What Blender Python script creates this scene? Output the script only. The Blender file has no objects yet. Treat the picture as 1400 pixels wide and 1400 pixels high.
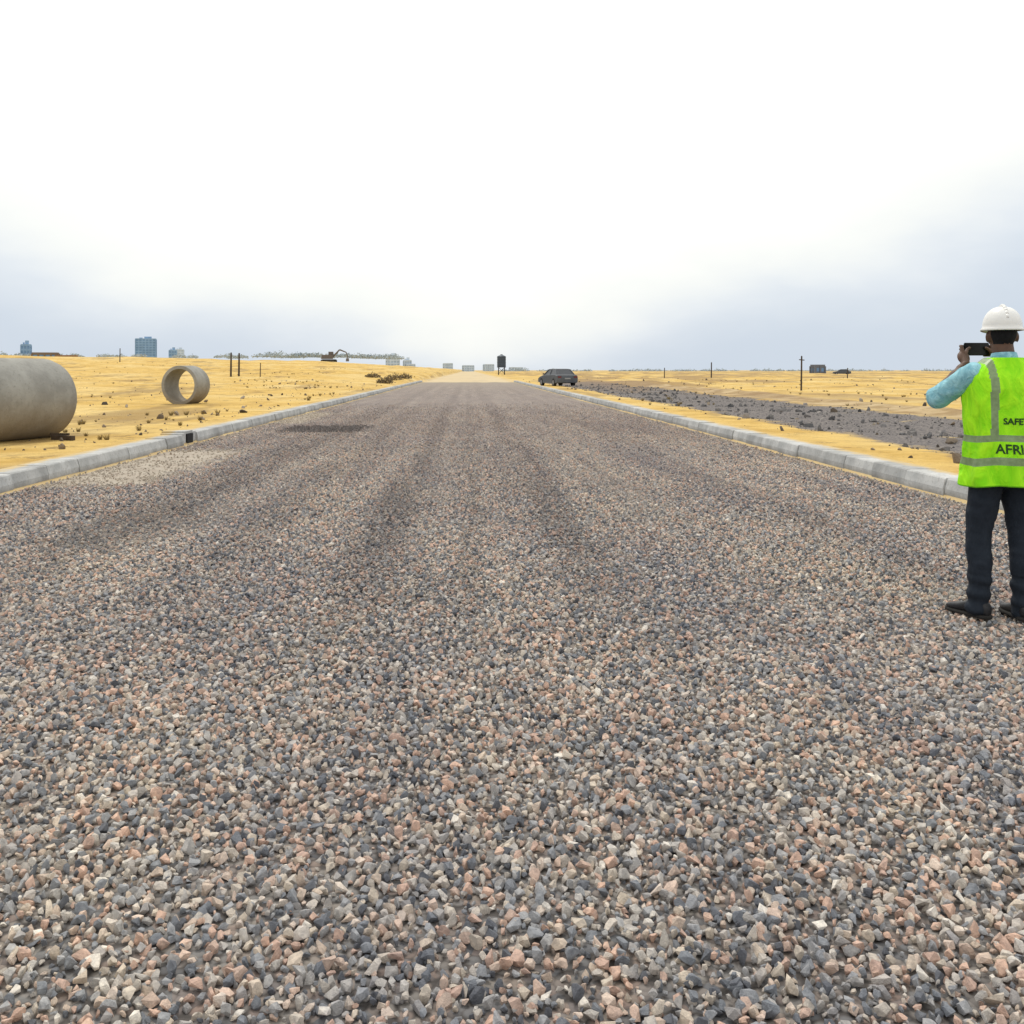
import bpy, bmesh, math, random, time
import numpy as np
from mathutils import Vector, Matrix, noise
random.seed(7); np.random.seed(7)
S=bpy.context.scene
S.view_settings.view_transform='Standard'
S.view_settings.look='None'
S.view_settings.exposure=0

# ------------------------------------------------------------ helpers
def link(o,parent=None):
    S.collection.objects.link(o)
    if parent: o.parent=parent
    return o
def empty(name,loc=(0,0,0),rot=(0,0,0)):
    e=bpy.data.objects.new(name,None); e.location=loc; e.rotation_euler=rot
    e.empty_display_size=.2
    return link(e)
def obj(name,bm,mats,parent=None,smooth=False,loc=(0,0,0),rot=(0,0,0)):
    me=bpy.data.meshes.new(name)
    bmesh.ops.recalc_face_normals(bm,faces=bm.faces)
    bm.to_mesh(me); bm.free()
    if not isinstance(mats,(list,tuple)): mats=[mats]
    for m in mats: me.materials.append(m)
    if smooth:
        for p in me.polygons: p.use_smooth=True
    o=bpy.data.objects.new(name,me); o.location=loc; o.rotation_euler=rot
    return link(o,parent)
def box(bm,c,s,rz=0,taper=1,mat=0,M=None):
    r=bmesh.ops.create_cube(bm,size=1)
    for v in r['verts']:
        t=taper if v.co.z>0 else 1
        v.co=Vector((v.co.x*s[0]*t,v.co.y*s[1]*t,v.co.z*s[2]))
        if rz: v.co.rotate(Matrix.Rotation(rz,3,'Z'))
        v.co+=Vector(c)
        if M: v.co=M@v.co
    fs={f for v in r['verts'] for f in v.link_faces}
    for f in fs: f.material_index=mat
    return r['verts']
def cyl(bm,p0,p1,r0,r1=None,seg=16,mat=0):
    if r1 is None: r1=r0
    p0=Vector(p0);p1=Vector(p1);d=p1-p0
    q=d.to_track_quat('Z','Y').to_matrix().to_4x4()
    r=bmesh.ops.create_cone(bm,cap_ends=True,cap_tris=False,segments=seg,radius1=r0,radius2=max(r1,1e-4),depth=d.length,
        matrix=Matrix.Translation((p0+p1)/2)@q)
    for f in {f for v in r['verts'] for f in v.link_faces}: f.material_index=mat
def ell(bm,c,r,seg=20,R=None):
    M=Matrix.Translation(c)@(R.to_4x4() if R else Matrix.Identity(4))@Matrix.Diagonal((r[0],r[1],r[2],1))
    return bmesh.ops.create_uvsphere(bm,u_segments=seg,v_segments=seg//2+2,radius=1,matrix=M)['verts']
def chain(bm,pts,rad,seg=14):
    for i,(p,r) in enumerate(zip(pts,rad)):
        ell(bm,p,(r,r,r),seg)
        if i: cyl(bm,pts[i-1],p,rad[i-1],r,seg)
def remeshed(bm,name,voxel,smooth_it=4):
    me=bpy.data.meshes.new(name+'_src'); bm.to_mesh(me); bm.free()
    o=bpy.data.objects.new(name+'_src',me); S.collection.objects.link(o)
    m=o.modifiers.new('r','REMESH'); m.mode='VOXEL'; m.voxel_size=voxel
    s=o.modifiers.new('s','SMOOTH'); s.iterations=smooth_it; s.factor=.5
    dg=bpy.context.evaluated_depsgraph_get()
    me2=bpy.data.meshes.new_from_object(o.evaluated_get(dg))
    bpy.data.objects.remove(o)
    for p in me2.polygons: p.use_smooth=True
    me2.name=name
    return me2

class NT:
    def __init__(s,name,world=False):
        if world:
            s.m=bpy.data.worlds.new(name)
        else: s.m=bpy.data.materials.new(name)
        s.m.use_nodes=True; s.t=s.m.node_tree; s.t.nodes.clear()
    def n(s,ty,props=None,**ins):
        nd=s.t.nodes.new(ty)
        for k,v in (props or {}).items(): setattr(nd,k,v)
        for k,v in ins.items():
            key=int(k[1:]) if k[0]=='i' and k[1:].isdigit() else k.replace('_',' ')
            s.set(nd.inputs[key],v)
        return nd
    def set(s,inp,v):
        if isinstance(v,bpy.types.NodeSocket): s.t.links.new(v,inp)
        else:
            if isinstance(v,tuple) and len(v)==3 and inp.type=='RGBA': v=(*v,1)
            inp.default_value=v
    def math(s,op,a,b=0.,c=0.,clamp=False):
        nd=s.n('ShaderNodeMath',{'operation':op,'use_clamp':clamp}); s.set(nd.inputs[0],a); s.set(nd.inputs[1],b); s.set(nd.inputs[2],c)
        return nd.outputs[0]
    def mix(s,f,a,b,mode='MIX'):
        nd=s.n('ShaderNodeMix',{'data_type':'RGBA','blend_type':mode}); s.set(nd.inputs[0],f); s.set(nd.inputs[6],a); s.set(nd.inputs[7],b)
        return nd.outputs[2]
    def ramp(s,f,stops,interp='LINEAR'):
        nd=s.n('ShaderNodeValToRGB'); cr=nd.color_ramp; cr.interpolation=interp
        while len(cr.elements)<len(stops): cr.elements.new(.5)
        for e,(p,c) in zip(cr.elements,stops):
            e.position=p; e.color=(*c,1) if isinstance(c,tuple) else (c,c,c,1)
        s.set(nd.inputs[0],f); return nd.outputs[0]
    def noise(s,vec,scale,detail=4,rough=.55,dist=0.):
        nd=s.n('ShaderNodeTexNoise',None,Scale=scale,Detail=detail,Roughness=rough,Distortion=dist); s.set(nd.inputs['Vector'],vec)
        return nd.outputs['Fac']
    def sstep(s,x,a,b):
        nd=s.n('ShaderNodeMapRange',{'interpolation_type':'SMOOTHSTEP'}); s.set(nd.inputs[0],x)
        nd.inputs[1].default_value=a; nd.inputs[2].default_value=b
        return nd.outputs[0]
    def scale(s,vec,sc):
        nd=s.n('ShaderNodeVectorMath',{'operation':'MULTIPLY'}); s.set(nd.inputs[0],vec); nd.inputs[1].default_value=sc
        return nd.outputs[0]
    def bsdf(s,col,rough=.8,bump=None,bs=.3,bd=.01,spec=.3,metal=0.):
        b=s.n('ShaderNodeBsdfPrincipled'); s.set(b.inputs['Base Color'],col); s.set(b.inputs['Roughness'],rough)
        b.inputs['Specular IOR Level'].default_value=spec; b.inputs['Metallic'].default_value=metal
        if bump is not None:
            bn=s.n('ShaderNodeBump',None,Strength=bs,Distance=bd); s.set(bn.inputs['Height'],bump)
            s.t.links.new(bn.outputs[0],b.inputs['Normal'])
        o=s.n('ShaderNodeOutputMaterial'); s.t.links.new(b.outputs[0],o.inputs[0])
        return s.m
def simple(name,col,rough=.7,var=.25,scale=12,spec=.3,bs=.2,bd=.005,metal=0.):
    m=NT(name); tc=m.n('ShaderNodeTexCoord').outputs['Object']
    f=m.noise(tc,scale)
    c=m.mix(m.sstep(f,.3,.7),tuple(x*(1-var) for x in col),tuple(min(1,x*(1+var)) for x in col))
    return m.bsdf(c,rough,f,bs,bd,spec,metal)

# ------------------------------------------------------------ terrain function
def sm(a,b,t):
    t=min(1,max(0,(t-a)/(b-a))); return t*t*(3-2*t)
def tz(x,y):
    n1=noise.noise((x*.35,y*.35,3)); n2=noise.noise((x*.05,y*.05,9)); n3=noise.noise((x*1.3,y*1.3,5))
    if abs(x)<5.6:
        return -.03+ sm(116,150,y)*(.10+.12*n1+.1*n2)
    d=abs(x)-5.6
    z=.17+.015*n3*sm(.2,1,d)
    far=sm(30,140,math.hypot(x,y))
    if x<0:
        t=min(1,max(0,(-x-6)/84))
        z+=4.3*sm(25,230,y)*t**.33
        z+=.07*n1*sm(.5,3,d)+far*(.45*n2+.18*n1)*sm(0,8,d)
    else:
        z+=.05*n1*sm(.5,3,d)+far*(.35*n2+.2*n1+.15)*sm(0,8,d)
        k=sm(7.0,8.0,x)*(1-sm(11.6,12.8,x))*(1-sm(90,140,y))
        z+=k*(.03*abs(n3)+.05*n1-.04)
        z+=.14*math.exp(-((x-14.6-.5*n2)/.5)**2)*(1-sm(80,120,y))*(.7+.6*n1)
    return z
def axis(lo,hi,dense,step,g):
    out=[]; v=0
    while v<dense: out.append(v); v+=step
    st=step
    while v<hi: out.append(v); st*=g; v+=st
    out.append(hi)
    return out
xa=axis(0,4500,17,.28,1.07)
xs=sorted(set([-v for v in xa]+xa))
ya=axis(0,6000,34,.35,1.035)
ys=[-40,-25,-15,-8,-4,-2,-1]+ya
bm=bmesh.new()
grid=[[bm.verts.new((x,y,tz(x,y))) for x in xs] for y in ys]
for j in range(len(ys)-1):
    for i in range(len(xs)-1):
        bm.faces.new((grid[j][i],grid[j][i+1],grid[j+1][i+1],grid[j+1][i]))

# sand material
m=NT('sand'); P=m.n('ShaderNodeNewGeometry').outputs['Position']
sep=m.n('ShaderNodeSeparateXYZ'); m.set(sep.inputs[0],P); X,Y,Z=sep.outputs
nb=m.noise(P,.12,5,.6); nm=m.noise(P,.9,6,.65); nf=m.noise(P,14,5,.7); nff=m.noise(P,60,3,.6)
col=m.mix(m.sstep(nm,.35,.68),(.68,.47,.155),(.52,.33,.09))
col=m.mix(m.math('MULTIPLY',m.sstep(nb,.45,.62),.6),col,(.72,.56,.26))
col=m.mix(m.math('MULTIPLY',m.sstep(nf,.52,.72),.6),col,(.27,.165,.065))
st=m.noise(m.scale(P,(.25,.06,1)),1,5,.7)
col=m.mix(m.math('MULTIPLY',m.sstep(st,.53,.63),.65),col,(.27,.18,.085))
st2=m.noise(m.scale(P,(.9,.9,1)),1.4,6,.75)
col=m.mix(m.math('MULTIPLY',m.sstep(st2,.57,.65),.65),col,(.20,.13,.06))
nx=m.math('ADD',X,m.math('MULTIPLY',m.math('SUBTRACT',nm,.5),2.6))
k=m.math('MULTIPLY',m.sstep(nx,7.2,7.9),m.math('SUBTRACT',1.,m.sstep(nx,12.4,13.)))
k=m.math('MULTIPLY',k,m.math('SUBTRACT',1.,m.sstep(Y,85.,135.)))
k=m.math('MULTIPLY',k,m.sstep(m.noise(P,.45,5,.7),.28,.38))
dk=m.mix(m.sstep(nf,.35,.65),(.10,.095,.10),(.26,.23,.21))
col=m.mix(k,col,dk)
k2=m.math('MULTIPLY',m.sstep(nx,12.6,13.2),m.math('SUBTRACT',1.,m.sstep(nx,15.2,16.5)))
k2=m.math('MULTIPLY',k2,m.math('SUBTRACT',1.,m.sstep(Y,90.,140.)))
col=m.mix(m.math('MULTIPLY',k2,.75),col,m.mix(m.sstep(nm,.4,.6),(.46,.36,.24),(.26,.18,.11)))
k3=m.math('MULTIPLY',m.sstep(m.noise(m.scale(P,(.12,.035,1)),1,4,.6),.46,.56),m.math('MULTIPLY',m.sstep(X,6.,14.),m.sstep(Y,30.,55.)))
col=m.mix(m.math('MULTIPLY',k3,.7),col,(.27,.18,.10))
kt=m.math('SUBTRACT',1.,m.sstep(m.math('ABSOLUTE',X),4.6,6.5))
col=m.mix(m.math('MULTIPLY',kt,.75),col,(.58,.49,.35))
col=m.mix(m.math('MULTIPLY',m.sstep(Y,180.,1500.),.6),col,(.55,.44,.25))
hh=m.math('ADD',nf,m.math('MULTIPLY',nff,.4))
obj('sand_ground',bm,m.bsdf(col,.95,hh,.7,.03,.1),smooth=True)

# ------------------------------------------------------------ gravel
PAL=[(0,(.12,.13,.155)),(.12,(.23,.255,.295)),(.26,(.40,.42,.45)),(.40,(.50,.485,.465)),(.53,(.66,.59,.50)),
     (.66,(.57,.42,.36)),(.76,(.72,.51,.41)),(.85,(.72,.67,.61)),(.92,(.34,.34,.355)),(1,(.88,.85,.79))]
def patchy(m,X,Y,x0,x1,y0,y1,n,soft=.35):
    a=m.math('ADD',X,m.math('MULTIPLY',m.math('SUBTRACT',n,.5),1.4))
    b=m.math('ADD',Y,m.math('MULTIPLY',m.math('SUBTRACT',n,.5),2.5))
    r=m.math('MULTIPLY',m.sstep(a,x0,x0+soft),m.math('SUBTRACT',1.,m.sstep(a,x1-soft,x1)))
    r2=m.math('MULTIPLY',m.sstep(b,y0,y0+soft*1.5),m.math('SUBTRACT',1.,m.sstep(b,y1-soft*1.5,y1)))
    return m.math('MULTIPLY',r,r2)
def gravel_tint(m,col,P,gain=1.):
    sep=m.n('ShaderNodeSeparateXYZ'); m.set(sep.inputs[0],P); X,Y,Z=sep.outputs
    low=m.noise(m.scale(P,(.8,.22,0)),1,4,.6)
    low2=m.noise(m.scale(P,(1.8,.35,0)),1,4,.6)
    fine=m.noise(m.scale(P,(3,3,0)),1,4,.6)
    streak=m.noise(m.scale(P,(2.6,.10,0)),1,3,.6)
    col=m.mix(1.,col,m.ramp(low,[(.3,(.84,.84,.88)),(.7,(1.20,1.16,1.08))]),'MULTIPLY')
    col=m.mix(m.sstep(Y,6.,14.),col,m.mix(1.,col,m.ramp(streak,[(.34,(.80,.79,.81)),(.66,(1.18,1.16,1.12))]),'MULTIPLY'))
    def track(x0,w):
        d=m.math('ABSOLUTE',m.math('SUBTRACT',m.math('ADD',X,m.math('MULTIPLY',m.math('SUBTRACT',low,.5),.5)),x0))
        return m.math('SUBTRACT',1.,m.sstep(d,w*.15,w))
    t=m.math('ADD',m.math('MULTIPLY',track(-.75,.36),1.),m.math('MULTIPLY',track(.85,.34),.85))
    t=m.math('ADD',t,m.math('MULTIPLY',track(-3.1,.6),.9))
    t=m.math('ADD',t,m.math('MULTIPLY',track(-1.9,.35),.6))
    t=m.math('ADD',t,m.math('MULTIPLY',track(0.05,.16),.6))
    t=m.math('ADD',t,m.math('MULTIPLY',track(3.2,.4),.5))
    t=m.math('MULTIPLY',t,m.sstep(low2,.26,.58),clamp=True)
    t=m.math('MULTIPLY',t,m.sstep(Y,3.5,9.))
    col=m.mix(m.math('MULTIPLY',t,.46),col,(.14,.125,.125))
    lt=m.math('ADD',track(-.35,.3),m.math('ADD',track(1.7,.6),track(-2.5,.35)))
    lt=m.math('MULTIPLY',m.math('MULTIPLY',lt,m.sstep(low2,.38,.6),clamp=True),m.sstep(Y,6.,12.))
    col=m.mix(m.math('MULTIPLY',lt,.35),col,(.56,.50,.44))
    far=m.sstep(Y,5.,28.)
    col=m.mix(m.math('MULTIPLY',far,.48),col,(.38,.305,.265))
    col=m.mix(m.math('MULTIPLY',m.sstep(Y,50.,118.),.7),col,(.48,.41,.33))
    dpt=m.math('MAXIMUM',patchy(m,X,Y,-4.7,-2.3,22.8,26.0,fine),m.math('MULTIPLY',patchy(m,X,Y,-4.0,-2.2,7.6,11.2,fine,.8),.40))
    dpt=m.math('MAXIMUM',dpt,m.math('MULTIPLY',patchy(m,X,Y,-.7,.3,5.6,7.4,fine,.6),.40))
    col=m.mix(m.math('MULTIPLY',dpt,.8),col,(.12,.105,.10))
    s=m.math('MAXIMUM',patchy(m,X,Y,-5.6,-3.85,12.2,18.4,fine),patchy(m,X,Y,-5.6,-4.3,26.5,34.,fine))
    edge=m.math('MULTIPLY',m.sstep(m.math('ABSOLUTE',X),4.8,5.4),m.math('MULTIPLY',m.sstep(low2,.42,.6),.55))
    s=m.math('MAXIMUM',s,edge)
    col=m.mix(m.math('MULTIPLY',s,.85),col,m.mix(m.sstep(fine,.35,.65),(.47,.40,.32),(.60,.53,.43)))
    if gain!=1:
        g=m.mix(s,(gain,gain,gain),(.85,.85,.85)); col=m.mix(1.,col,g,'MULTIPLY')
    return col,s
m=NT('gravel_stone'); oi=m.n('ShaderNodeObjectInfo').outputs['Random']
P=m.n('ShaderNodeNewGeometry').outputs['Position']; tc=m.n('ShaderNodeTexCoord').outputs['Object']
c=m.ramp(oi,PAL)
f=m.noise(tc,2.2,4,.7)
c=m.mix(1.,c,m.ramp(f,[(.3,(.74,.73,.74)),(.7,(1.28,1.24,1.19))]),'MULTIPLY')
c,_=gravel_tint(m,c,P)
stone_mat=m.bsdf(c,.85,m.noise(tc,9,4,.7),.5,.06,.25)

m=NT('gravel_road'); P=m.n('ShaderNodeNewGeometry').outputs['Position']
v=m.n('ShaderNodeTexVoronoi',{'voronoi_dimensions':'2D'},Scale=30.,Randomness=1.); m.set(v.inputs['Vector'],P)
v2=m.n('ShaderNodeTexVoronoi',{'voronoi_dimensions':'2D'},Scale=9.,Randomness=1.); m.set(v2.inputs['Vector'],P)
sc=m.n('ShaderNodeSeparateColor'); m.set(sc.inputs[0],v.outputs['Color'])
sc2=m.n('ShaderNodeSeparateColor'); m.set(sc2.inputs[0],v2.outputs['Color'])
c=m.ramp(sc.outputs[0],PAL)
c=m.mix(.4,c,m.ramp(sc2.outputs[0],PAL))
c=m.mix(m.sstep(v.outputs['Distance'],.35,.75),c,(.10,.09,.085))
sy_=m.n('ShaderNodeSeparateXYZ'); m.set(sy_.inputs[0],P)
c,sm_=gravel_tint(m,c,P,.70)  # base colour dimmed to carry the self-shadowing of the loose stones
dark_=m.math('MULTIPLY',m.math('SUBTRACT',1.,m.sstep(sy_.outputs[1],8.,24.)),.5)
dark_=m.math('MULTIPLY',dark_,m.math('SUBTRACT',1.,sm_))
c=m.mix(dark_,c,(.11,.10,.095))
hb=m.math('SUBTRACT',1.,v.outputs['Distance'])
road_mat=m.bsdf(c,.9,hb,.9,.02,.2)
bm=bmesh.new()
ysr=[-20,-8,-2]+[i*1.5 for i in range(0,79)]
xr=[-5.55+.3*i for i in range(38)]
def rz(x,y): return .012*noise.noise((x*.5,y*.3,1)) if y<100 else 0
g=[]
for y in ysr:
    row=[]
    for x in xr:
        row.append(bm.verts.new((x,y+(3.5*noise.noise((x*.8,7,2)) if y==ysr[-1] else 0),rz(x,y))))
    g.append(row)
for j in range(len(g)-1):
    for i in range(len(xr)-1): bm.faces.new((g[j][i],g[j][i+1],g[j+1][i+1],g[j+1][i]))
obj('gravel_road',bm,road_mat,smooth=True)

def stone_proto(name,seed,mat,flat=.7,n=13):
    r=random.Random(seed); bm=bmesh.new()
    a,b,c=1,r.uniform(.6,.95),r.uniform(.45,.8)*flat/.7
    for i in range(n):
        v=Vector((r.gauss(0,1),r.gauss(0,1),r.gauss(0,1))).normalized()*r.uniform(.85,1.08)
        bm.verts.new((v.x*a*.5,v.y*b*.5,v.z*c*.5))
    res=bmesh.ops.convex_hull(bm,input=bm.verts)
    bmesh.ops.delete(bm,geom=[e for e in res['geom_interior'] if isinstance(e,bmesh.types.BMVert)],context='VERTS')
    bmesh.ops.recalc_face_normals(bm,faces=bm.faces)
    me=bpy.data.meshes.new(name); bm.to_mesh(me); bm.free(); me.materials.append(mat)
    return bpy.data.objects.new(name,me)
DEFER=[]
def scatter(*a,**k): DEFER.append((a,k))
def do_scatter(name,pts,scales,coll,tilt=3.14):
    me=bpy.data.meshes.new(name)
    n=len(pts); me.vertices.add(n); me.vertices.foreach_set('co',np.asarray(pts,dtype=np.float32).ravel())
    at=me.attributes.new('sc','FLOAT','POINT'); at.data.foreach_set('value',np.asarray(scales,dtype=np.float32))
    me.update()
    o=link(bpy.data.objects.new(name,me))
    ng=bpy.data.node_groups.new(name,'GeometryNodeTree')
    ng.interface.new_socket('Geometry',in_out='INPUT',socket_type='NodeSocketGeometry')
    ng.interface.new_socket('Geometry',in_out='OUTPUT',socket_type='NodeSocketGeometry')
    N=ng.nodes; L=ng.links
    gi=N.new('NodeGroupInput'); go=N.new('NodeGroupOutput')
    ip=N.new('GeometryNodeInstanceOnPoints'); ci=N.new('GeometryNodeCollectionInfo')
    ci.inputs['Collection'].default_value=coll; ci.inputs['Separate Children'].default_value=True; ci.inputs['Reset Children'].default_value=True
    rv=N.new('FunctionNodeRandomValue'); rv.data_type='FLOAT_VECTOR'
    rv.inputs[0].default_value=(-tilt,-tilt,0); rv.inputs[1].default_value=(tilt,tilt,6.28)
    na=N.new('GeometryNodeInputNamedAttribute'); na.data_type='FLOAT'; na.inputs['Name'].default_value='sc'
    mp=N.new('GeometryNodeMeshToPoints')
    L.new(gi.outputs[0],mp.inputs[0]); L.new(mp.outputs[0],ip.inputs['Points'])
    L.new(ci.outputs[0],ip.inputs['Instance']); ip.inputs['Pick Instance'].default_value=True
    L.new(rv.outputs[0],ip.inputs['Rotation']); L.new(na.outputs[0],ip.inputs['Scale'])
    L.new(ip.outputs[0],go.inputs[0])
    md=o.modifiers.new('scatter','NODES'); md.node_group=ng
    return o
sc_=bpy.data.collections.new('stone_kinds')
for i in range(16): sc_.objects.link(stone_proto('stone_kind',i,stone_mat))
pts=[];scl=[]
for (y0,y1,sp,s0,s1) in [(.8,5,.0235,.019,.054),(5,9,.029,.022,.052),(9,16,.040,.026,.055),(16,44,.074,.03,.065)]:
    yy=np.arange(y0,y1,sp); xx=np.arange(-5.35,5.35,sp)
    gx,gy=np.meshgrid(xx,yy); gx=gx.ravel(); gy=gy.ravel()
    k=np.abs(gx-.1)<.58*gy+1.3; gx=gx[k]; gy=gy[k]
    gx=gx+np.random.uniform(-.6,.6,gx.size)*sp; gy=gy+np.random.uniform(-.6,.6,gy.size)*sp
    if y1>40:
        k=np.random.rand(gx.size)<np.clip((44-gy)/20,0,1)**1.2; gx=gx[k]; gy=gy[k]
    wob=.35*np.sin(gy*1.7+1)+.2*np.sin(gy*4.1)
    bur=(gx<-4.0+wob*.6)&(gy>12.6+wob)&(gy<18.0+wob)
    k=~(bur&(np.random.rand(gx.size)<.78)); gx=gx[k]; gy=gy[k]
    u=np.random.rand(gx.size)**2.2
    s=s0+(s1-s0)*u
    z=s*.22+np.random.uniform(-.004,.008,gx.size)
    pts.append(np.stack([gx,gy,z],1)); scl.append(s)
pts=np.concatenate(pts); scl=np.concatenate(scl)
scatter('gravel',pts,scl,sc_)

# rubble / clods on the sand
m=NT('rubble'); oi=m.n('ShaderNodeObjectInfo').outputs['Random']; tc=m.n('ShaderNodeTexCoord').outputs['Object']
c=m.ramp(oi,[(0,(.09,.08,.075)),(.5,(.22,.17,.12)),(.8,(.32,.26,.19)),(1,(.42,.37,.30))])
rub_mat=m.bsdf(c,.9,m.noise(tc,4,4,.7),.5,.05,.2)
m=NT('dark_rubble'); oi=m.n('ShaderNodeObjectInfo').outputs['Random']; tc=m.n('ShaderNodeTexCoord').outputs['Object']
c=m.ramp(oi,[(0,(.08,.08,.085)),(.6,(.19,.18,.175)),(1,(.32,.29,.27))])
drub_mat=m.bsdf(c,.9,m.noise(tc,4,4,.7),.5,.05,.2)
rc=bpy.data.collections.new('rubble_kinds'); rc2=bpy.data.collections.new('dark_rubble_kinds')
for i in range(8): rc.objects.link(stone_proto('rubble_kind',50+i,rub_mat,.6,16)); rc2.objects.link(stone_proto('dark_rubble_kind',70+i,drub_mat,.45,16))
pts=[];scl=[]; pts2=[]; scl2=[]
R=random.Random(3)
def add_r(x,y,s,dark=False):
    (pts2 if dark else pts).append((x,y,tz(x,y)+s*(.05 if dark else .12))); (scl2 if dark else scl).append(s)
for i in range(1500):
    y=R.uniform(6,90)**1.0; x=-6.4-R.random()**1.5*(6+.5*y)
    if noise.noise((x*.2,y*.1,4))>-.05 or R.random()<.25: add_r(x,y,R.uniform(.02,.07)+R.random()**9*.26)
for i in range(7000):
    y=R.uniform(8,80); x=R.uniform(7.3,12.6)
    if noise.noise((x*.8,y*.3,31))>-.25: add_r(x,y,R.uniform(.02,.06)+R.random()**14*.25,True)
for i in range(1400):
    y=R.uniform(8,110); x=6.3+R.random()*(10+.4*y)
    if noise.noise((x*.2,y*.1,14))>0: add_r(x,y,R.uniform(.02,.08)+R.random()**8*.28)
scatter('rubble',pts,scl,rc)
scatter('dark_rubble',pts2,scl2,rc2)

def leafmat(name,a,b):
    m=NT(name); g=m.n('ShaderNodeNewGeometry'); 
    f=g.outputs['Random Per Island']
    return m.bsdf(m.mix(f,a,b),.9,spec=.1)
grass_mat=leafmat('dry_grass',(.13,.10,.045),(.38,.28,.12))
bush_mat=leafmat('dry_bush',(.10,.08,.05),(.30,.23,.14))
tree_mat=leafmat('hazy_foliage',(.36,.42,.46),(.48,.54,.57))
gc=bpy.data.collections.new('grass_kinds')
for k in range(5):
    r=random.Random(k); bm=bmesh.new()
    for i in range(60):
        a=r.uniform(0,6.28); d=r.random()*.25; h=r.uniform(.3,1); l=r.uniform(.1,.6)
        p=Vector((d*math.cos(a),d*math.sin(a),-.02)); b=r.uniform(0,6.28); t=Vector((math.cos(b),math.sin(b),0))
        top=p+Vector((l*math.cos(a),l*math.sin(a),h)); mid=(p+top)/2+Vector((0,0,.12))
        w=.025
        q=[bm.verts.new(p-t*w),bm.verts.new(p+t*w),bm.verts.new(mid+t*w*.8),bm.verts.new(mid-t*w*.8)]
        bm.faces.new(q); bm.faces.new((q[3],q[2],bm.verts.new(top)))
    me=bpy.data.meshes.new('tuft_kind'); bm.to_mesh(me); bm.free(); me.materials.append(grass_mat)
    gc.objects.link(bpy.data.objects.new('tuft_kind',me))
pts=[];scl=[]
for i in range(1700):
    side=R.random()<.6
    y=R.uniform(14,150)
    x=(-6.6-R.random()**1.3*(4+.6*y)) if side else (6.5+R.random()*(3+.6*y))
    if noise.noise((x*.13,y*.06,24))>.10 : pts.append((x,y,tz(x,y))); scl.append(R.uniform(.06,.18))
scatter('dry_grass',pts,scl,gc,tilt=.15)

def bush(bm,c,r,h,n,rr,leaf):
    for i in range(n):
        a=rr.uniform(0,6.28); e=rr.random(); rad=rr.random()**.5
        p=Vector(c)+Vector((math.cos(a)*rad*r,math.sin(a)*rad*r,h*e*(1-.6*rad)*(.75+.4*noise.noise((a*2,rad*3,c[0])))))
        nrm=Vector((rr.gauss(0,1),rr.gauss(0,1),rr.gauss(0,1))).normalized()
        t=nrm.orthogonal().normalized(); b=nrm.cross(t); s=leaf*rr.uniform(.5,1.3)
        bm.faces.new([bm.verts.new(p+t*s),bm.verts.new(p+b*s*.5),bm.verts.new(p-t*s),bm.verts.new(p-b*s*.5)])
rr=random.Random(11)
for (x,y,r,h) in [(-6.9,82,.7,.8),(-7.2,96,.9,1.0),(-6.9,108,.8,.9),(-9.6,100,.8,.6)]:
    bm=bmesh.new(); z=tz(x,y)
    for i in range(7):
        a=rr.uniform(0,6.28); cyl(bm,(x,y,z-.1),(x+math.cos(a)*r*.6,y+math.sin(a)*r*.6,z+h*.7),.03,.008,6)
    bush(bm,(x,y,z),r,h,500,rr,.08)
    obj('dry_bush',bm,bush_mat)
bm=bmesh.new()
for (px0,px1,D,hm) in [(-60,200,700,3.0),(250,330,800,2.5),(360,545,650,2.6),(690,900,900,3.0),(900,1450,1000,3.0)]:
    px=px0
    while px<px1:
        x=(px-640)/1350*D; y=D*1.02+rr.uniform(-20,20)
        h=hm*rr.uniform(.5,1.)*(1.1+noise.noise((px*.03,0,0)))
        z0=(tz(x,y)+( .0100*D if px<545 else 0))-1
        if noise.noise((px*.02,5,1))>-.15:
            bush(bm,(x,y,z0),5.5,h+2,150,rr,.8)
        px+=rr.uniform(4,9)
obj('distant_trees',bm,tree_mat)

# ------------------------------------------------------------ kerbs
m=NT('kerb_concrete'); P=m.n('ShaderNodeNewGeometry'); pos=P.outputs['Position']; isl=P.outputs['Random Per Island']
f=m.noise(pos,2.2,6,.65); f2=m.noise(pos,28,4,.6)
c=m.mix(m.sstep(f,.3,.7),(.36,.365,.36),(.56,.56,.545))
c=m.mix(1.,c,m.ramp(isl,[(0,.84),(1,1.12)]),'MULTIPLY')
c=m.mix(m.math('MULTIPLY',m.sstep(f2,.52,.68),.45),c,(.24,.22,.19))
sp=m.n('ShaderNodeSeparateXYZ'); m.set(sp.inputs[0],pos)
dirt=m.math('MULTIPLY',m.math('SUBTRACT',1.,m.sstep(m.math('ADD',sp.outputs[2],m.math('MULTIPLY',f,.10)),.06,.14)),.6)
c=m.mix(dirt,c,(.20,.18,.16))
ax=m.math('ABSOLUTE',sp.outputs[0])
sd_=m.math('MULTIPLY',m.sstep(m.math('ADD',ax,m.math('MULTIPLY',m.noise(pos,3.5,5,.6),.5)),5.86,6.02),m.sstep(sp.outputs[2],.19,.205))
c=m.mix(m.math('MULTIPLY',sd_,.8),c,(.58,.42,.17))
kerb_mat=m.bsdf(c,.9,f2,.5,.006,.2)
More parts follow.
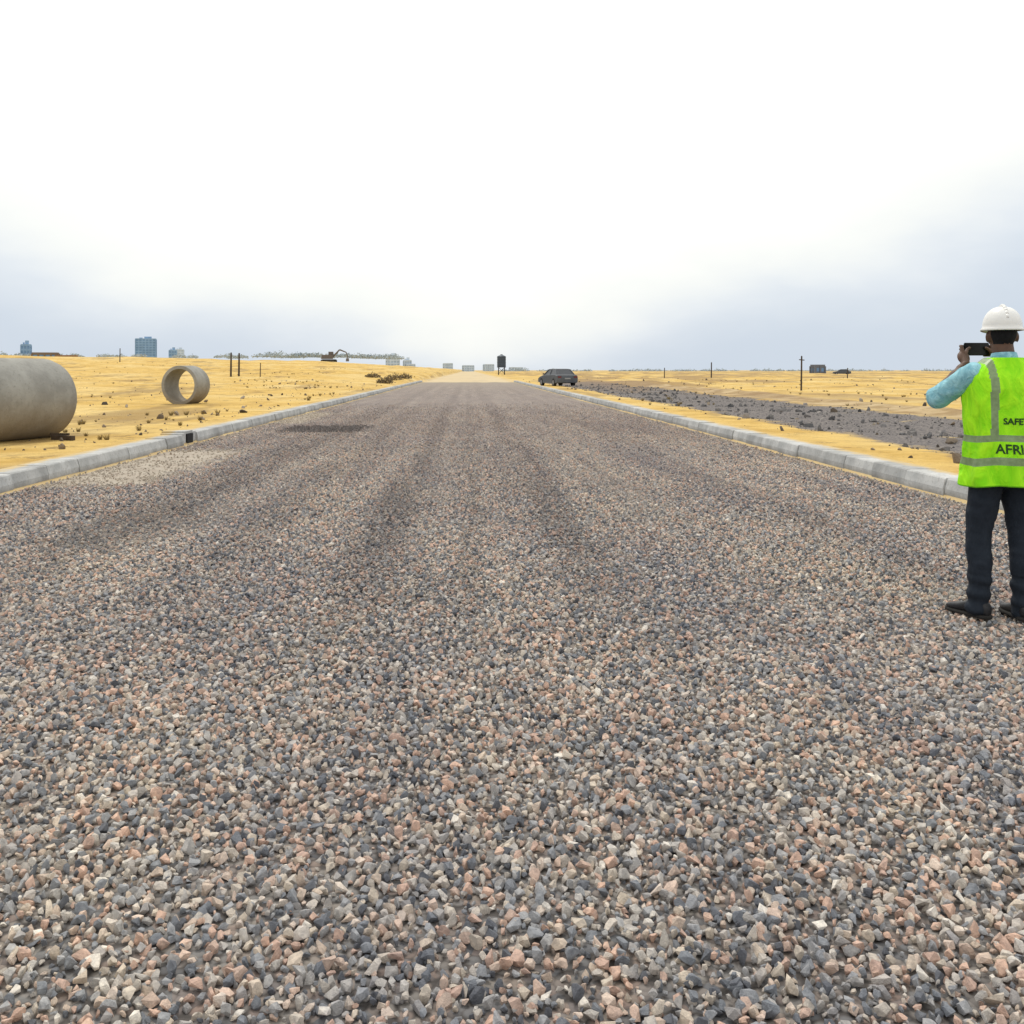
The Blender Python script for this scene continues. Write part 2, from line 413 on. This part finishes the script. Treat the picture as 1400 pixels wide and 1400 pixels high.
def kerb(name,side,y0,y1,gap=None):
    bm=bmesh.new(); y=y0; rk=random.Random(5+side)
    while y<y1:
        L=1.0
        if gap and gap[0]<y+L*.5<gap[1]: y+=L; continue
        jx=rk.uniform(-.012,.012); jz=rk.uniform(-.008,.008)
        w=.42; h=.22
        prof=[(0,-.08),(.0,.10),(.03,.205),(.045,h),(w-.02,h),(w,h-.02),(w,-.08)]
        ends=[]
        for yy in (y+.005,y+L-.005):
            ends.append([bm.verts.new((side*(5.4+px+jx),yy,pz+jz)) for px,pz in prof])
        n=len(prof)
        for i in range(n): bm.faces.new((ends[0][i],ends[0][(i+1)%n],ends[1][(i+1)%n],ends[1][i]))
        bm.faces.new(ends[0]); bm.faces.new(ends[1][::-1])
        y+=L
    box(bm,(side*5.62,(y0+y1)/2,.06),(.33,y1-y0,.28))
    return obj(name,bm,kerb_mat)
kerb('kerb',-1,-6,117,(18.6,19.6)); kerb('kerb',1,-6,117)
dark=simple('void_shade',(.02,.02,.02),.9)
e=empty('drain_inlet',(-5.46,19.5,0))
bm=bmesh.new(); box(bm,(0,0,.11),(.10,.40,.20)); obj('opening_shade',bm,dark,e)  # solid near-black block, its colour stands for the shade in the inlet
bm=bmesh.new(); box(bm,(-.18,-.34,.115),(.42,.20,.25)); box(bm,(-.18,.34,.115),(.42,.20,.25)); box(bm,(-.20,0,.245),(.46,.46,.05))
obj('surround',bm,kerb_mat,e)

# ------------------------------------------------------------ concrete pipes
m=NT('pipe_concrete'); tc=m.n('ShaderNodeTexCoord').outputs['Object']; pos=m.n('ShaderNodeNewGeometry').outputs['Position']
f=m.noise(m.scale(tc,(1,1,1.2)),1.6,6,.65); f2=m.noise(tc,22,4,.6)
c=m.mix(m.sstep(f,.3,.7),(.25,.245,.225),(.36,.355,.325))
sp=m.n('ShaderNodeSeparateXYZ'); m.set(sp.inputs[0],pos)
c=m.mix(m.math('MULTIPLY',m.math('SUBTRACT',1.,m.sstep(m.math('ADD',sp.outputs[2],m.math('MULTIPLY',f,.5)),.5,1.3)),.6),c,(.24,.18,.11))
c=m.mix(m.math('MULTIPLY',m.sstep(f2,.55,.7),.35),c,(.15,.14,.12))
pipe_mat=m.bsdf(c,.9,f2,.5,.01,.2)
def pipe(name,c,az,R0,L,wall):
    bm=bmesh.new(); seg=96
    prof=[(R0-wall,0),(R0-.015,0),(R0,.015)]
    prof+=[(R0,L-.13),(R0-.035,L-.125),(R0-.035,L-.02),(R0-.05,L)]
    prof+=[(R0-wall,L)]
    rings=[]
    for (r,t) in prof:
        rings.append([bm.verts.new((r*math.cos(2*math.pi*i/seg),r*math.sin(2*math.pi*i/seg),t-L/2)) for i in range(seg)])
    n=len(rings)
    for j in range(n):
        A=rings[j];B=rings[(j+1)%n]
        for i in range(seg): bm.faces.new((A[i],A[(i+1)%seg],B[(i+1)%seg],B[i]))
    o=obj(name,bm,pipe_mat)
    d=Vector((math.sin(az),math.cos(az),0))
    o.rotation_mode='QUATERNION'; o.rotation_quaternion=d.to_track_quat('Z','Y')
    o.location=c
    me=o.data
    for p in me.polygons: p.use_smooth=True
    me.set_sharp_from_angle(angle=math.radians(30))
    return o
R0=.76; az=math.radians(19)
fx,fy=-8.08,19.3
d=Vector((math.sin(az),math.cos(az),0))
cc=Vector((fx,fy,0))-d*1.25
pipe('concrete_pipe',(cc.x,cc.y,tz(cc.x,cc.y)+R0-.03),az,R0,2.5,.12)
bm=bmesh.new(); 
box(bm,(0,0,.05),(.10,.5,.10)); box(bm,(.03,.12,.12),(.05,.35,.04),rz=.4)
obj('timber_chock',bm,simple('old_timber',(.07,.05,.035),.9),loc=(-7.40,18.4,tz(-7.40,18.4)-.02),rot=(0,0,1.1))
px,py=-10.35,36.8
pipe('concrete_pipe',(px,py,tz(px,py)+.72-.04),math.radians(14),.72,1.0,.12)

# ------------------------------------------------------------ posts
wood=simple('weathered_post',(.07,.055,.045),.9)
def post(x,y,h,r,name='wooden_post',cross=False):
    bm=bmesh.new(); z=tz(x,y)-.2
    cyl(bm,(x,y,z),(x+.03,y,z+h+.2),r,r*.8,10); cyl(bm,(x+.03,y,z+h+.2),(x+.03,y,z+h+.24),r*.8,r*.3,10)
    if cross: cyl(bm,(x-.15,y-r,z+h),(x+.18,y-r,z+h-.03),r*.5,r*.5,8)
    obj(name,bm,wood)
post(-23.5,99,2.3,.10); post(-22.6,98.5,2.2,.10); post(-20,96,1.3,.05)
post(20.5,60,2.1,.06,cross=True); post(39,157,2.4,.11)
post(30,150,1.6,.08); post(-52,150,2.2,.08); post(46,118,1.3,.07)

# ------------------------------------------------------------ vehicles
glass=simple('tinted_glass',(.05,.055,.065),.35,.1,2,.4,0)
tyre=simple('tyre_rubber',(.03,.03,.03),.85)
chrome=simple('rim_metal',(.25,.25,.26),.5,.1,5,.5,0,metal=.6)
red=simple('tail_lens',(.16,.04,.04),.4)
white_l=simple('lamp_lens',(.3,.3,.3),.3)
def car(name,loc,rz_,paint,roll=0):
    e=empty(name,loc,(0,roll,rz_))
    W=.88
    side=[(-2.2,.30),(-2.24,.62),(-2.15,.88),(-1.55,.95),(1.05,.90),(1.95,.74),(2.2,.60),(2.22,.32),(1.75,.24),(-1.75,.24)]
    bm=bmesh.new(); rows=[]
    secs=[(-W,.05),(-W+.07,0),(W-.07,0),(W,.05)]
    for (xx,ins) in secs:
        rows.append([bm.verts.new((xx,y*(1-ins*.4),z-(ins if z>.7 else -ins*.3))) for y,z in side])
    n=len(side)
    for a,b in zip(rows[:-1],rows[1:]):
        for i in range(n): bm.faces.new((a[i],a[(i+1)%n],b[(i+1)%n],b[i]))
    bm.faces.new(rows[0]); bm.faces.new(rows[-1][::-1])
    obj('body',bm,paint,e,True).data.set_sharp_from_angle(angle=.6)
    def loft(zs,mat,nm):
        bm=bmesh.new(); rr_=[]
        for (z,y0,y1,w) in zs:
            rr_.append([bm.verts.new(p) for p in [(-w,y0,z),(w,y0,z),(w,y1,z),(-w,y1,z)]])
        for a,b in zip(rr_[:-1],rr_[1:]):
            for i in range(4): bm.faces.new((a[i],a[(i+1)%4],b[(i+1)%4],b[i]))
        bm.faces.new(rr_[0][::-1]); bm.faces.new(rr_[-1])
        return obj(nm,bm,mat,e)
    loft([(.90,-1.75,1.0,.78),(1.34,-1.15,.28,.60)],glass,'windows')
    loft([(1.335,-1.18,.32,.62),(1.38,-1.1,.2,.57),(1.40,-.9,0,.48)],paint,'roof')
    bm=bmesh.new()
    for s in (-1,1):
        cyl(bm,(s*.795,-1.78,.90),(s*.615,-1.17,1.345),.035,.035,8); cyl(bm,(s*.795,1.02,.90),(s*.615,.30,1.345),.035,.035,8)
        cyl(bm,(s*.79,-.35,.90),(s*.615,-.35,1.345),.03,.03,8)
        box(bm,(s*.93,.75,.98),(.14,.08,.10))
    obj('pillars',bm,paint,e)
    bm=bmesh.new(); b2=bmesh.new()
    for s in (-1,1):
        for y in (-1.35,1.38):
            cyl(bm,(s*.70,y,.31),(s*.90,y,.31),.31,.31,24); cyl(b2,(s*.89,y,.31),(s*.91,y,.31),.19,.19,20)
    obj('tyres',bm,tyre,e); obj('rims',b2,chrome,e)
    bm=bmesh.new()
    for s in (-1,1): box(bm,(s*.68,-2.21,.74),(.28,.06,.14))
    obj('tail_lights',bm,red,e)
    bm=bmesh.new()
    for s in (-1,1): box(bm,(s*.66,2.12,.60),(.30,.08,.12))
    box(bm,(0,-2.255,.62),(.5,.02,.11))
    obj('headlights',bm,white_l,e)
    return e
dk_paint=simple('dusty_charcoal_paint',(.09,.10,.115),.6,.1,3,.4,0)
car('parked_car',(7.25,80,tz(7.25,80)-.01),math.radians(16),dk_paint)
car('parked_car',(96,250,tz(96,250)),1.3,dk_paint)

e=empty('excavator',(-31.5,225,tz(-31.5,225)),(0,0,.2))
dy=simple('excavator_paint',(.14,.12,.11),.6); dm=simple('dark_steel',(.05,.05,.05),.7)
bm=bmesh.new()
for s in (-1,1):
    cyl(bm,(-1.4,s*.9-.25,.4),(-1.4,s*.9+.25,.4),.4); cyl(bm,(1.4,s*.9-.25,.4),(1.4,s*.9+.25,.4),.4); box(bm,(0,s*.9,.4),(2.8,.5,.8))
obj('tracks',bm,dm,e)
bm=bmesh.new(); box(bm,(-.4,0,1.35),(2.6,2.2,.9),taper=.93); box(bm,(.5,.6,1.9),(1.2,.9,1.3),taper=.88); obj('house',bm,dy,e)
bm=bmesh.new(); 
for p,q,r in [((.9,-.2,1.4),(2.4,-.2,3.0),.2),((2.4,-.2,3.0),(3.9,-.2,2.4),.16),((3.9,-.2,2.4),(4.3,-.2,1.0),.12)]:
    cyl(bm,p,q,r,r*.8,8)
box(bm,(4.15,-.2,.7),(.7,.9,.7),taper=.8)
obj('boom_and_bucket',bm,dy,e)

e=empty('water_tower',(8.6,255,tz(8.6,255)))
navy=simple('dark_tank',(.06,.08,.11),.5)
bm=bmesh.new(); cyl(bm,(0,0,2.0),(0,0,4.8),1.12,1.12,28); cyl(bm,(0,0,4.8),(0,0,5.15),1.12,.35,28); cyl(bm,(0,0,5.15),(0,0,5.3),.3,.3,14)
for z in (2.5,3.2,3.9,4.5): cyl(bm,(0,0,z),(0,0,z+.1),1.17,1.17,28)
obj('tank',bm,navy,e)
bm=bmesh.new()
for sx in (-1,1):
    for sy in (-1,1): cyl(bm,(sx*.8,sy*.8,-.3),(sx*.75,sy*.75,2.0),.11,.11,8)
    cyl(bm,(sx*.8,-.8,.2),(sx*.75,.75,1.9),.05,.05,6); cyl(bm,(-sx*.8,sx*.8,.2),(sx*.75,sx*.75,1.9),.05,.05,6)
box(bm,(0,0,1.97),(2.3,2.3,.12))
obj('stand',bm,dm,e)

# ------------------------------------------------------------ distant buildings
def building(name,x,y,z0,w,dp,h,storeys,bays,wall,win,podium=0,top=True):
    e=empty(name,(x,y,z0),(0,0,.25))
    bm=bmesh.new(); sh=h/storeys
    box(bm,(0,0,h/2),(w*.96,dp*.96,h))
    obj('core',bm,win,e)
    bm=bmesh.new()
    for i in range(storeys+1):
        box(bm,(0,0,i*sh+(.0 if i else .2)),(w*1.01,dp*1.01,sh*.42))
    for sgn in (-1,1):
        for b in range(bays+1):
            xx=-w/2+w*b/bays; box(bm,(xx,sgn*dp*.485,h/2),(w/bays*.28,.5,h*.999))
        for b in range(max(2,bays//2)+1):
            yy=-dp/2+dp*b/max(2,bays//2); box(bm,(sgn*w*.485,yy,h/2),(.5,dp/bays*.3,h*.998))
    obj('walls_and_slabs',bm,wall,e)
    if top:
        bm=bmesh.new(); box(bm,(w*.1,0,h+sh*.5),(w*.35,dp*.4,sh)); box(bm,(-w*.25,0,h+sh*.35),(w*.15,dp*.2,sh*.5)); obj('roof_plant_room',bm,wall,e)
    return e
wb=simple('blue_hazed_render',(.26,.40,.58),.8,.1,.2,.1,0); ww=simple('hazy_glass',(.18,.30,.48),.6,.1,.2,.1,0)  # distance haze is mixed into these bluish wall and glass colours
wp=simple('pale_hazed_render',(.55,.63,.72),.8,.1,.2,.1,0); wv=simple('pale_hazed_glass',(.42,.51,.61),.6,.1,.2,.1,0)  # paler pair, again with the haze put into the base colour
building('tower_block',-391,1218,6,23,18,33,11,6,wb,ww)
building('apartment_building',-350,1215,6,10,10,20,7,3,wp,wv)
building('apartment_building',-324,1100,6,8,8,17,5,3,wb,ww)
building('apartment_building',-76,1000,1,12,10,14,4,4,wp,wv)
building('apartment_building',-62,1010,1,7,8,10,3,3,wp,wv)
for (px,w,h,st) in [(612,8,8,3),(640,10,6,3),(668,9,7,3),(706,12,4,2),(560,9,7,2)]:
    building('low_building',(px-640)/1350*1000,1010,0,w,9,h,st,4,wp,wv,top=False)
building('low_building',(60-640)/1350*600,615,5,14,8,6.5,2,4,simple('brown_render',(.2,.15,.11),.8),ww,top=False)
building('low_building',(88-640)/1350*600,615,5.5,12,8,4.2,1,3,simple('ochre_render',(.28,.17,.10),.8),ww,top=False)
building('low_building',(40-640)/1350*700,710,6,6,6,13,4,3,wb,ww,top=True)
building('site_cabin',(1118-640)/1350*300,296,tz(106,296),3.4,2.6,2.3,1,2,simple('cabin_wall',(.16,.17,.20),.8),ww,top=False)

# ------------------------------------------------------------ PERSON
skin=simple('dark_skin',(.10,.050,.030),.55,.15,20,.4)
hair=simple('black_hair',(.012,.012,.014),.85,.2,60,.2)
trou=NT('dark_trousers'); tc=trou.n('ShaderNodeTexCoord').outputs['Object']
f=trou.noise(trou.scale(tc,(1,1,.5)),14,4,.6,1.2)
pants=trou.bsdf(trou.mix(f,(.008,.012,.019),(.028,.036,.050)),.85,f,.6,.02,.2)
sh=NT('cyan_shirt'); tc=sh.n('ShaderNodeTexCoord').outputs['Object']
f=sh.noise(tc,16,4,.6,1.5)
shirt=sh.bsdf(sh.mix(sh.sstep(f,.3,.7),(.18,.42,.52),(.36,.66,.74)),.85,f,.7,.02,.2)
ve=NT('hi_vis_fabric'); tc=ve.n('ShaderNodeTexCoord').outputs['Object']
f=ve.noise(ve.scale(tc,(1,1,.6)),9,4,.6,1.0)
hv=ve.bsdf(ve.mix(ve.sstep(f,.3,.7),(.24,.76,.008),(.46,.98,.02)),.75,f,.8,.03,.2)
refl=simple('reflective_tape',(.22,.31,.15),.4,.15,40,.4)
vtxt=simple('vest_print',(.02,.06,.015),.8)
shoe_m=simple('black_leather',(.015,.015,.018),.5,.3,20,.4); sole_m=simple('rubber_sole',(.03,.028,.026),.9)
helm=simple('white_helmet_plastic',(.80,.80,.78),.3,.04,5,.5,.05)
eyew=simple('eye_white',(.7,.68,.65),.3,.02); iris=simple('iris',(.02,.012,.008),.2,.02); lips=simple('lips',(.13,.045,.04),.5,.1)
PE=empty('construction_worker',(3.085,5.56,.022),(0,0,0))
TOR=[(.80,.165,.125),(.90,.172,.128),(1.0,.162,.118),(1.08,.158,.112),(1.2,.172,.12),(1.32,.185,.12),(1.40,.175,.10),(1.45,.13,.08),(1.49,.07,.065)]
VEST=[(.765,.225,.165),(.80,.226,.166),(.9,.220,.16),(1.05,.208,.150),(1.2,.216,.150),(1.32,.226,.150),(1.385,.222,.135),(1.43,.195,.115),(1.465,.15,.10),(1.49,.115,.092),(1.505,.09,.088)]
def interp(T,z):
    if z<=T[0][0]: return T[0][1:]
    for a,b in zip(T[:-1],T[1:]):
        if z<=b[0]:
            t=(z-a[0])/(b[0]-a[0]); return tuple(a[i]+(b[i]-a[i])*t for i in (1,2))
    return T[-1][1:]
bm=bmesh.new()
rings=[]
zz=[.80+.01*i for i in range(70)]
for z in zz:
    a,b=interp(TOR,z)
    rings.append([bm.verts.new((a*math.cos(t),b*math.sin(t),z)) for t in [2*math.pi*i/40 for i in range(40)]])
for A,B in zip(rings[:-1],rings[1:]):
    for i in range(40): bm.faces.new((A[i],A[(i+1)%40],B[(i+1)%40],B[i]))
bm.faces.new(rings[0][::-1]); bm.faces.new(rings[-1])
chain(bm,[(0,-.01,1.44),(0,.005,1.52),(0,.02,1.58)],[.066,.060,.058],20)
HR=Matrix.Rotation(math.radians(-14),3,'Z')
HC=Vector((.005,.03,1.63))
def hp(p): return HC+HR@Vector(p)
ell(bm,hp((0,-.005,.02)),(.076,.096,.098),28,HR)
ell(bm,hp((0,.022,-.055)),(.056,.066,.060),24,HR)
ell(bm,hp((0,.06,-.090)),(.030,.028,.022),16,HR)
cyl(bm,hp((0,.082,.012)),hp((0,.106,-.028)),.010,.016,12); ell(bm,hp((0,.104,-.028)),(.018,.014,.012),12,HR)
for s in (-1,1):
    ell(bm,hp((s*.079,-.005,-.012)),(.012,.020,.032),14,HR)
    ell(bm,hp((s*.034,.078,.025)),(.022,.012,.008),12,HR)
    ell(bm,hp((s*.045,.055,-.03)),(.022,.024,.018),12,HR)
ell(bm,hp((0,.088,-.058)),(.026,.012,.010),14,HR)
legs=[(-.14,.03,-.135),(.09,-.03,.095)]
LJ=[]
for (fx_,fy_,kx) in legs:
    s=-1 if fx_<0 else 1
    hip=(s*.088,0,.90); knee=(kx*.98 if s<0 else kx,fy_*.5+.02,.50); ank=(fx_,fy_-.01,.09)
    chain(bm,[hip,((hip[0]+knee[0])/2,.015,.70),knee,((knee[0]+ank[0])/2,(knee[1]+ank[1])/2-.015,.30),ank],[.102,.090,.070,.068,.058],20)
    chain(bm,[ank,(ank[0],ank[1]+.01,.06)],[.06,.064],16)
    LJ.append(ank)
AR=[]
for s in (-1,1):
    shd=Vector((s*.180,0,1.405)); elb=Vector((s*.305,.20,1.255)); wr=Vector((s*.108,.225,1.46))
    chain(bm,[shd,(shd+elb)/2,elb],[.070,.066,.054],20)
    mid=elb.lerp(wr,.4)
    chain(bm,[elb,mid,wr],[.046,.045,.029],18)
    chain(bm,[shd.lerp(elb,.62),shd.lerp(elb,.94)],[.067,.068],20)
    AR.append((shd,elb,wr))
me=remeshed(bm,'body',.0085,3)
for mt in (pants,shirt,skin,hair): me.materials.append(mt)
def segd(p,a,b):
    d=b-a; t=max(0,min(1,(p-a).dot(d)/d.dot(d))); return (p-a-d*t).length,t
for p in me.polygons:
    c=p.center; idx=1
    if c.z<1.0: idx=0
    for (a,b,w) in AR:
        d1,t1=segd(c,b,w); d2,t2=segd(c,a,b)
        if d1<.075 and t1>.05 and abs(c.x)>.08 and c.y>.1 and not (t2<.97 and d2<.085 and t1<.35): idx=2
    if c.z>1.485 and abs(c.x)<.12:
        q=HR.inverted()@(c-HC); idx=2
        if c.z>1.5 and c.y<.2 and q.z>-.05 and (q.y<-.035 or q.z>.075) and abs(q.x)<.09: idx=3
    p.material_index=idx
for v in me.vertices:
    c=v.co
    if c.z<1.0:
        n=noise.noise((c.x*9,c.y*9,c.z*16))*.009+noise.noise((c.x*20,c.y*20,c.z*30))*.004
        if c.z<.25: n+=.007*math.sin(c.z*70+c.x*10)
        v.co+=v.normal*n
    elif c.z<1.47: v.co+=v.normal*(noise.noise((c.x*22,c.y*22,c.z*22))*.006)
o=bpy.data.objects.new('body',me); link(o,PE)
bm=bmesh.new()
for s in (-1,1): ell(bm,hp((s*.032,.079,.006)),(.013,.009,.009),14,HR)
obj('eyes',bm,eyew,PE,True)
bm=bmesh.new()
for s in (-1,1): ell(bm,hp((s*.032,.087,.006)),(.0058,.003,.0058),12,HR)
obj('irises',bm,iris,PE,True)
bm=bmesh.new(); ell(bm,hp((0,.098,-.055)),(.024,.005,.004),14,HR); ell(bm,hp((0,.097,-.062)),(.021,.006,.005),14,HR); obj('mouth',bm,lips,PE,True)
bm=bmesh.new()
for s in (-1,1): ell(bm,hp((s*.034,.089,.030)),(.018,.004,.004),12,HR)
obj('eyebrows',bm,hair,PE,True)
for s in (-1,1):
    bm=bmesh.new()
    wr=Vector((s*.108,.225,1.46))
    def V(x,y,z): return Vector((s*x,y,z))
    chain(bm,[wr.lerp(Vector((s*.305,.20,1.255)),.12),wr],[.030,.027],16)
    d=(V(.098,.285,1.535)-wr)
    Rm=d.to_track_quat('Z','X').to_matrix()
    ell(bm,V(.104,.262,1.503),(.020,.036,.048),18,Rm)
    chain(bm,[wr,V(.103,.27,1.51)],[.027,.022],14)
    for i,(kz,L) in enumerate([(1.572,1.0),(1.553,1.08),(1.534,1.0),(1.516,.8)]):
        K=V(.100,.292-.004*i,kz)
        chain(bm,[V(.103,.262,1.515-.006*i),K,V(.092,.322,kz+.002),V(.092-.026*L,.3285,kz+.001),V(.092-.044*L,.3265,kz)],[.011,.0098,.0090,.0080,.0070],12)
    chain(bm,[wr.lerp(V(.103,.27,1.51),.35),V(.088,.268,1.528),V(.068,.288,1.552),V(.050,.2925,1.563)],[.015,.0125,.0105,.0085],12)
    mh=remeshed(bm,'hand',.0032,2); mh.materials.append(skin)
    link(bpy.data.objects.new('left_hand' if s<0 else 'right_hand',mh),PE)
bm=bmesh.new(); box(bm,(0,.310,1.555),(.156,.011,.078)); bmesh.ops.bevel(bm,geom=list(bm.edges),offset=.004,segments=2,affect='EDGES')
cyl(bm,(-.055,.3155,1.575),(-.055,.318,1.575),.008,.008,14)
obj('phone',bm,simple('phone_case',(.01,.01,.012),.3),PE)
# vest
bm=bmesh.new(); rings=[]; NTH=160; n_=2.5
zz=[.765+.0075*i for i in range(int((1.505-.765)/.0075)+1)]
def vpt(th,z):
    a,b=interp(VEST,z); c,s=math.cos(th),math.sin(th)
    x=a*math.copysign(abs(c)**(2/n_),c); y=b*math.copysign(abs(s)**(2/n_),s)
    low=1-sm(.85,1.35,z)
    w=.011*noise.noise((c*2+z*3,s*2,z*6))+.005*noise.noise((c*6,s*6,z*11+c*4))+(.004+.009*low)*math.sin(th*7+2*noise.noise((z*4,0,0)))
    k=1+w/.17
    return Vector((x*k,y*k+.005,z+.008*math.sin(th*3+1)*low))
for z in zz: rings.append([bm.verts.new(vpt(2*math.pi*i/NTH,z)) for i in range(NTH)])
for j,(A,B) in enumerate(zip(rings[:-1],rings[1:])):
    for i in range(NTH):
        f=bm.faces.new((A[i],A[(i+1)%NTH],B[(i+1)%NTH],B[i]))
        c=f.calc_center_median(); mi=0; zc=zz[j]+.00375
        if .885<zc<.930 or 1.020<zc<1.060: mi=1
        elif .10<abs(c.x)<.142 and zc>1.060: mi=1
        if abs(c.x)<.004 and c.y>0: mi=2
        if zc<.776 : mi=3
        f.material_index=mi; f.smooth=True
o=obj('vest',bm,[hv,refl,dm,simple('vest_binding',(.16,.5,.01),.8)],PE)
for p in o.data.polygons: p.use_smooth=True
md=o.modifiers.new('s','SOLIDIFY'); md.thickness=.004; md.offset=-1
def vtext(t,zc,size):
    cu=bpy.data.curves.new('t','FONT'); cu.body=t; cu.size=size; cu.align_x='CENTER'; cu.resolution_u=3; cu.offset=.0015
    to=bpy.data.objects.new('t',cu); S.collection.objects.link(to)
    dg=bpy.context.evaluated_depsgraph_get(); me=bpy.data.meshes.new_from_object(to.evaluated_get(dg)); bpy.data.objects.remove(to)
    bm=bmesh.new(); bm.from_mesh(me)
    bmesh.ops.triangulate(bm,faces=bm.faces)
    bmesh.ops.subdivide_edges(bm,edges=[e for e in bm.edges if e.calc_length()>.012],cuts=2)
    for v in bm.verts:
        x=v.co.x; z=zc+v.co.y
        a,b=interp(VEST,z); th=-math.acos(max(-1,min(1,math.copysign((abs(x)/a)**(n_/2),x))))
        q=vpt(th,z); v.co=Vector((q.x,q.y-.004,q.z))
    obj('vest_lettering',bm,vtxt,PE)
vtext('AFRICA',.953,.075); vtext('SAFETY',1.12,.05)
bm=bmesh.new(); pr=[(1.475,.078),(1.50,.074),(1.525,.068),(1.527,.064),(1.50,.066)]
rs=[[bm.verts.new((r*math.cos(2*math.pi*i/32),r*.95*math.sin(2*math.pi*i/32)+.0,z+.006*math.sin(2*math.pi*i/32)*-1)) for i in range(32)] for z,r in pr]
for A,B in zip(rs[:-1],rs[1:]):
    for i in range(32): bm.faces.new((A[i],A[(i+1)%32],B[(i+1)%32],B[i]))
obj('shirt_collar',bm,shirt,PE,True)
# helmet
bm=bmesh.new(); seg=48
prof=[]
for k in range(15):
    t=k/14*math.pi/2
    prof.append((math.cos(t),math.sin(t)))
rs=[]
def hring(rx,ry,z,front):
    out=[]
    for i in range(seg):
        a=2*math.pi*i/seg; y=ry*math.sin(a); 
        if front and math.sin(a)>0: y+=front*math.sin(a)**2
        out.append(bm.verts.new(hp((rx*math.cos(a),y-.005,z-(.012*max(0,math.sin(a))**2 if front else 0)))))
    return out
rs.append(hring(.114,.128,.026,.034)); rs.append(hring(.116,.130,.031,.036)); rs.append(hring(.108,.124,.042,.006))
for (c,s_) in prof[:-1]:
    rs.append(hring(.105*c**.85,.121*c**.85,.046+.120*s_,0))
for A,B in zip(rs[:-1],rs[1:]):
    for i in range(seg): bm.faces.new((A[i],A[(i+1)%seg],B[(i+1)%seg],B[i]))
bm.faces.new(rs[-1])
o=obj('helmet',bm,helm,PE,True)
md=o.modifiers.new('s','SOLIDIFY'); md.thickness=.004; md.offset=-1
bm=bmesh.new()
prev=None
for k in range(13):
    t=math.pi*(.12+.76*k/12); p=hp((0,.113*math.cos(t)-.005,.048+.123*math.sin(t)))
    if prev is not None: cyl(bm,prev,p,.010,.010,10)
    prev=p
obj('helmet_ridge',bm,helm,PE,True)
for (ax_,ay,az_) in LJ:
    s=-1 if ax_<0 else 1
    yaw=.40 if s<0 else -.05
    for nm,zlo,zhi,ex,mt in (('shoe',.018,None,0,shoe_m),('shoe_sole',0,.024,.006,sole_m)):
        bm=bmesh.new(); rs=[]
        secs=[(-.085,.018,.05),(-.078,.030,.085),(-.05,.037,.105),(0,.040,.108),(.05,.040,.085),(.10,.045,.066),(.15,.045,.056),(.185,.034,.046),(.20,.016,.036)]
        for (yy,w,h) in secs:
            ring=[]; w+=ex; yy*=1+ex*4
            top=h if zhi is None else zhi
            for k in range(20):
                a=2*math.pi*k/20; c_,s_=math.cos(a),math.sin(a)
                zc=(zlo+top)/2; hh=(top-zlo)/2
                ring.append(bm.verts.new((w*math.copysign(abs(c_)**.7,c_),yy,zc+hh*math.copysign(abs(s_)**(.7 if zhi is None else .35),s_))))
            rs.append(ring)
        for A,B in zip(rs[:-1],rs[1:]):
            for i in range(20): bm.faces.new((A[i],A[(i+1)%20],B[(i+1)%20],B[i]))
        bm.faces.new(rs[0]); bm.faces.new(rs[-1][::-1])
        obj(nm,bm,mt,PE,True,loc=(ax_,ay+.02,0),rot=(0,0,yaw))
for a,k in DEFER: do_scatter(*a,**k)

# ------------------------------------------------------------ world / sky
w=NT('World',True); S.world=w.m
el=math.radians(58); az=math.radians(-12)
sky=w.n('ShaderNodeTexSky',{'sky_type':'NISHITA','sun_disc':False,'sun_elevation':el,'sun_rotation':az,'dust_density':3.0})
skyc=w.scale(sky.outputs[0],(.10,.10,.10))
D=w.n('ShaderNodeTexCoord').outputs['Generated']
sp=w.n('ShaderNodeSeparateXYZ'); w.set(sp.inputs[0],D)
nz=w.noise(w.scale(D,(2.,2.,5.)),1.3,5,.55)
f=w.math('SUBTRACT',sp.outputs[2],w.math('MULTIPLY',w.math('ABSOLUTE',sp.outputs[0]),.28))
f=w.math('ADD',f,w.math('MULTIPLY',w.math('SUBTRACT',nz,.5),.15))
f1=w.sstep(f,-.07,.09)
cl=w.mix(f1,(.66,.74,.84),(1.16,1.16,1.12))
f2=w.math('MULTIPLY',w.sstep(f,-.02,.03),w.math('SUBTRACT',1.,w.sstep(f,.04,.10)))
cl=w.mix(w.math('MULTIPLY',f2,.3),cl,(1.0,1.0,.89))
tot=w.mix(.94,skyc,cl)
bg=w.n('ShaderNodeBackground',None,Strength=1.0); w.set(bg.inputs[0],tot)
ow=w.n('ShaderNodeOutputWorld'); w.t.links.new(bg.outputs[0],ow.inputs[0])
sl=bpy.data.lights.new('sun','SUN'); sl.energy=1.5; sl.angle=math.radians(12); sl.color=(1,.95,.87)
so=bpy.data.objects.new('sun',sl); link(so)
sd=Vector((math.sin(az)*math.cos(el),math.cos(az)*math.cos(el),math.sin(el)))
so.rotation_euler=(-sd).to_track_quat('-Z','Y').to_euler()

# ------------------------------------------------------------ camera
cam=bpy.data.cameras.new('camera'); cam.lens=36*1350/1400; cam.sensor_width=36; cam.shift_y=-.1386
cam.clip_end=12000; cam.clip_start=.05
co=bpy.data.objects.new('camera',cam); co.location=(0,0,1.45); co.rotation_euler=(math.radians(90),0,math.radians(-2.54)); link(co)
S.camera=co
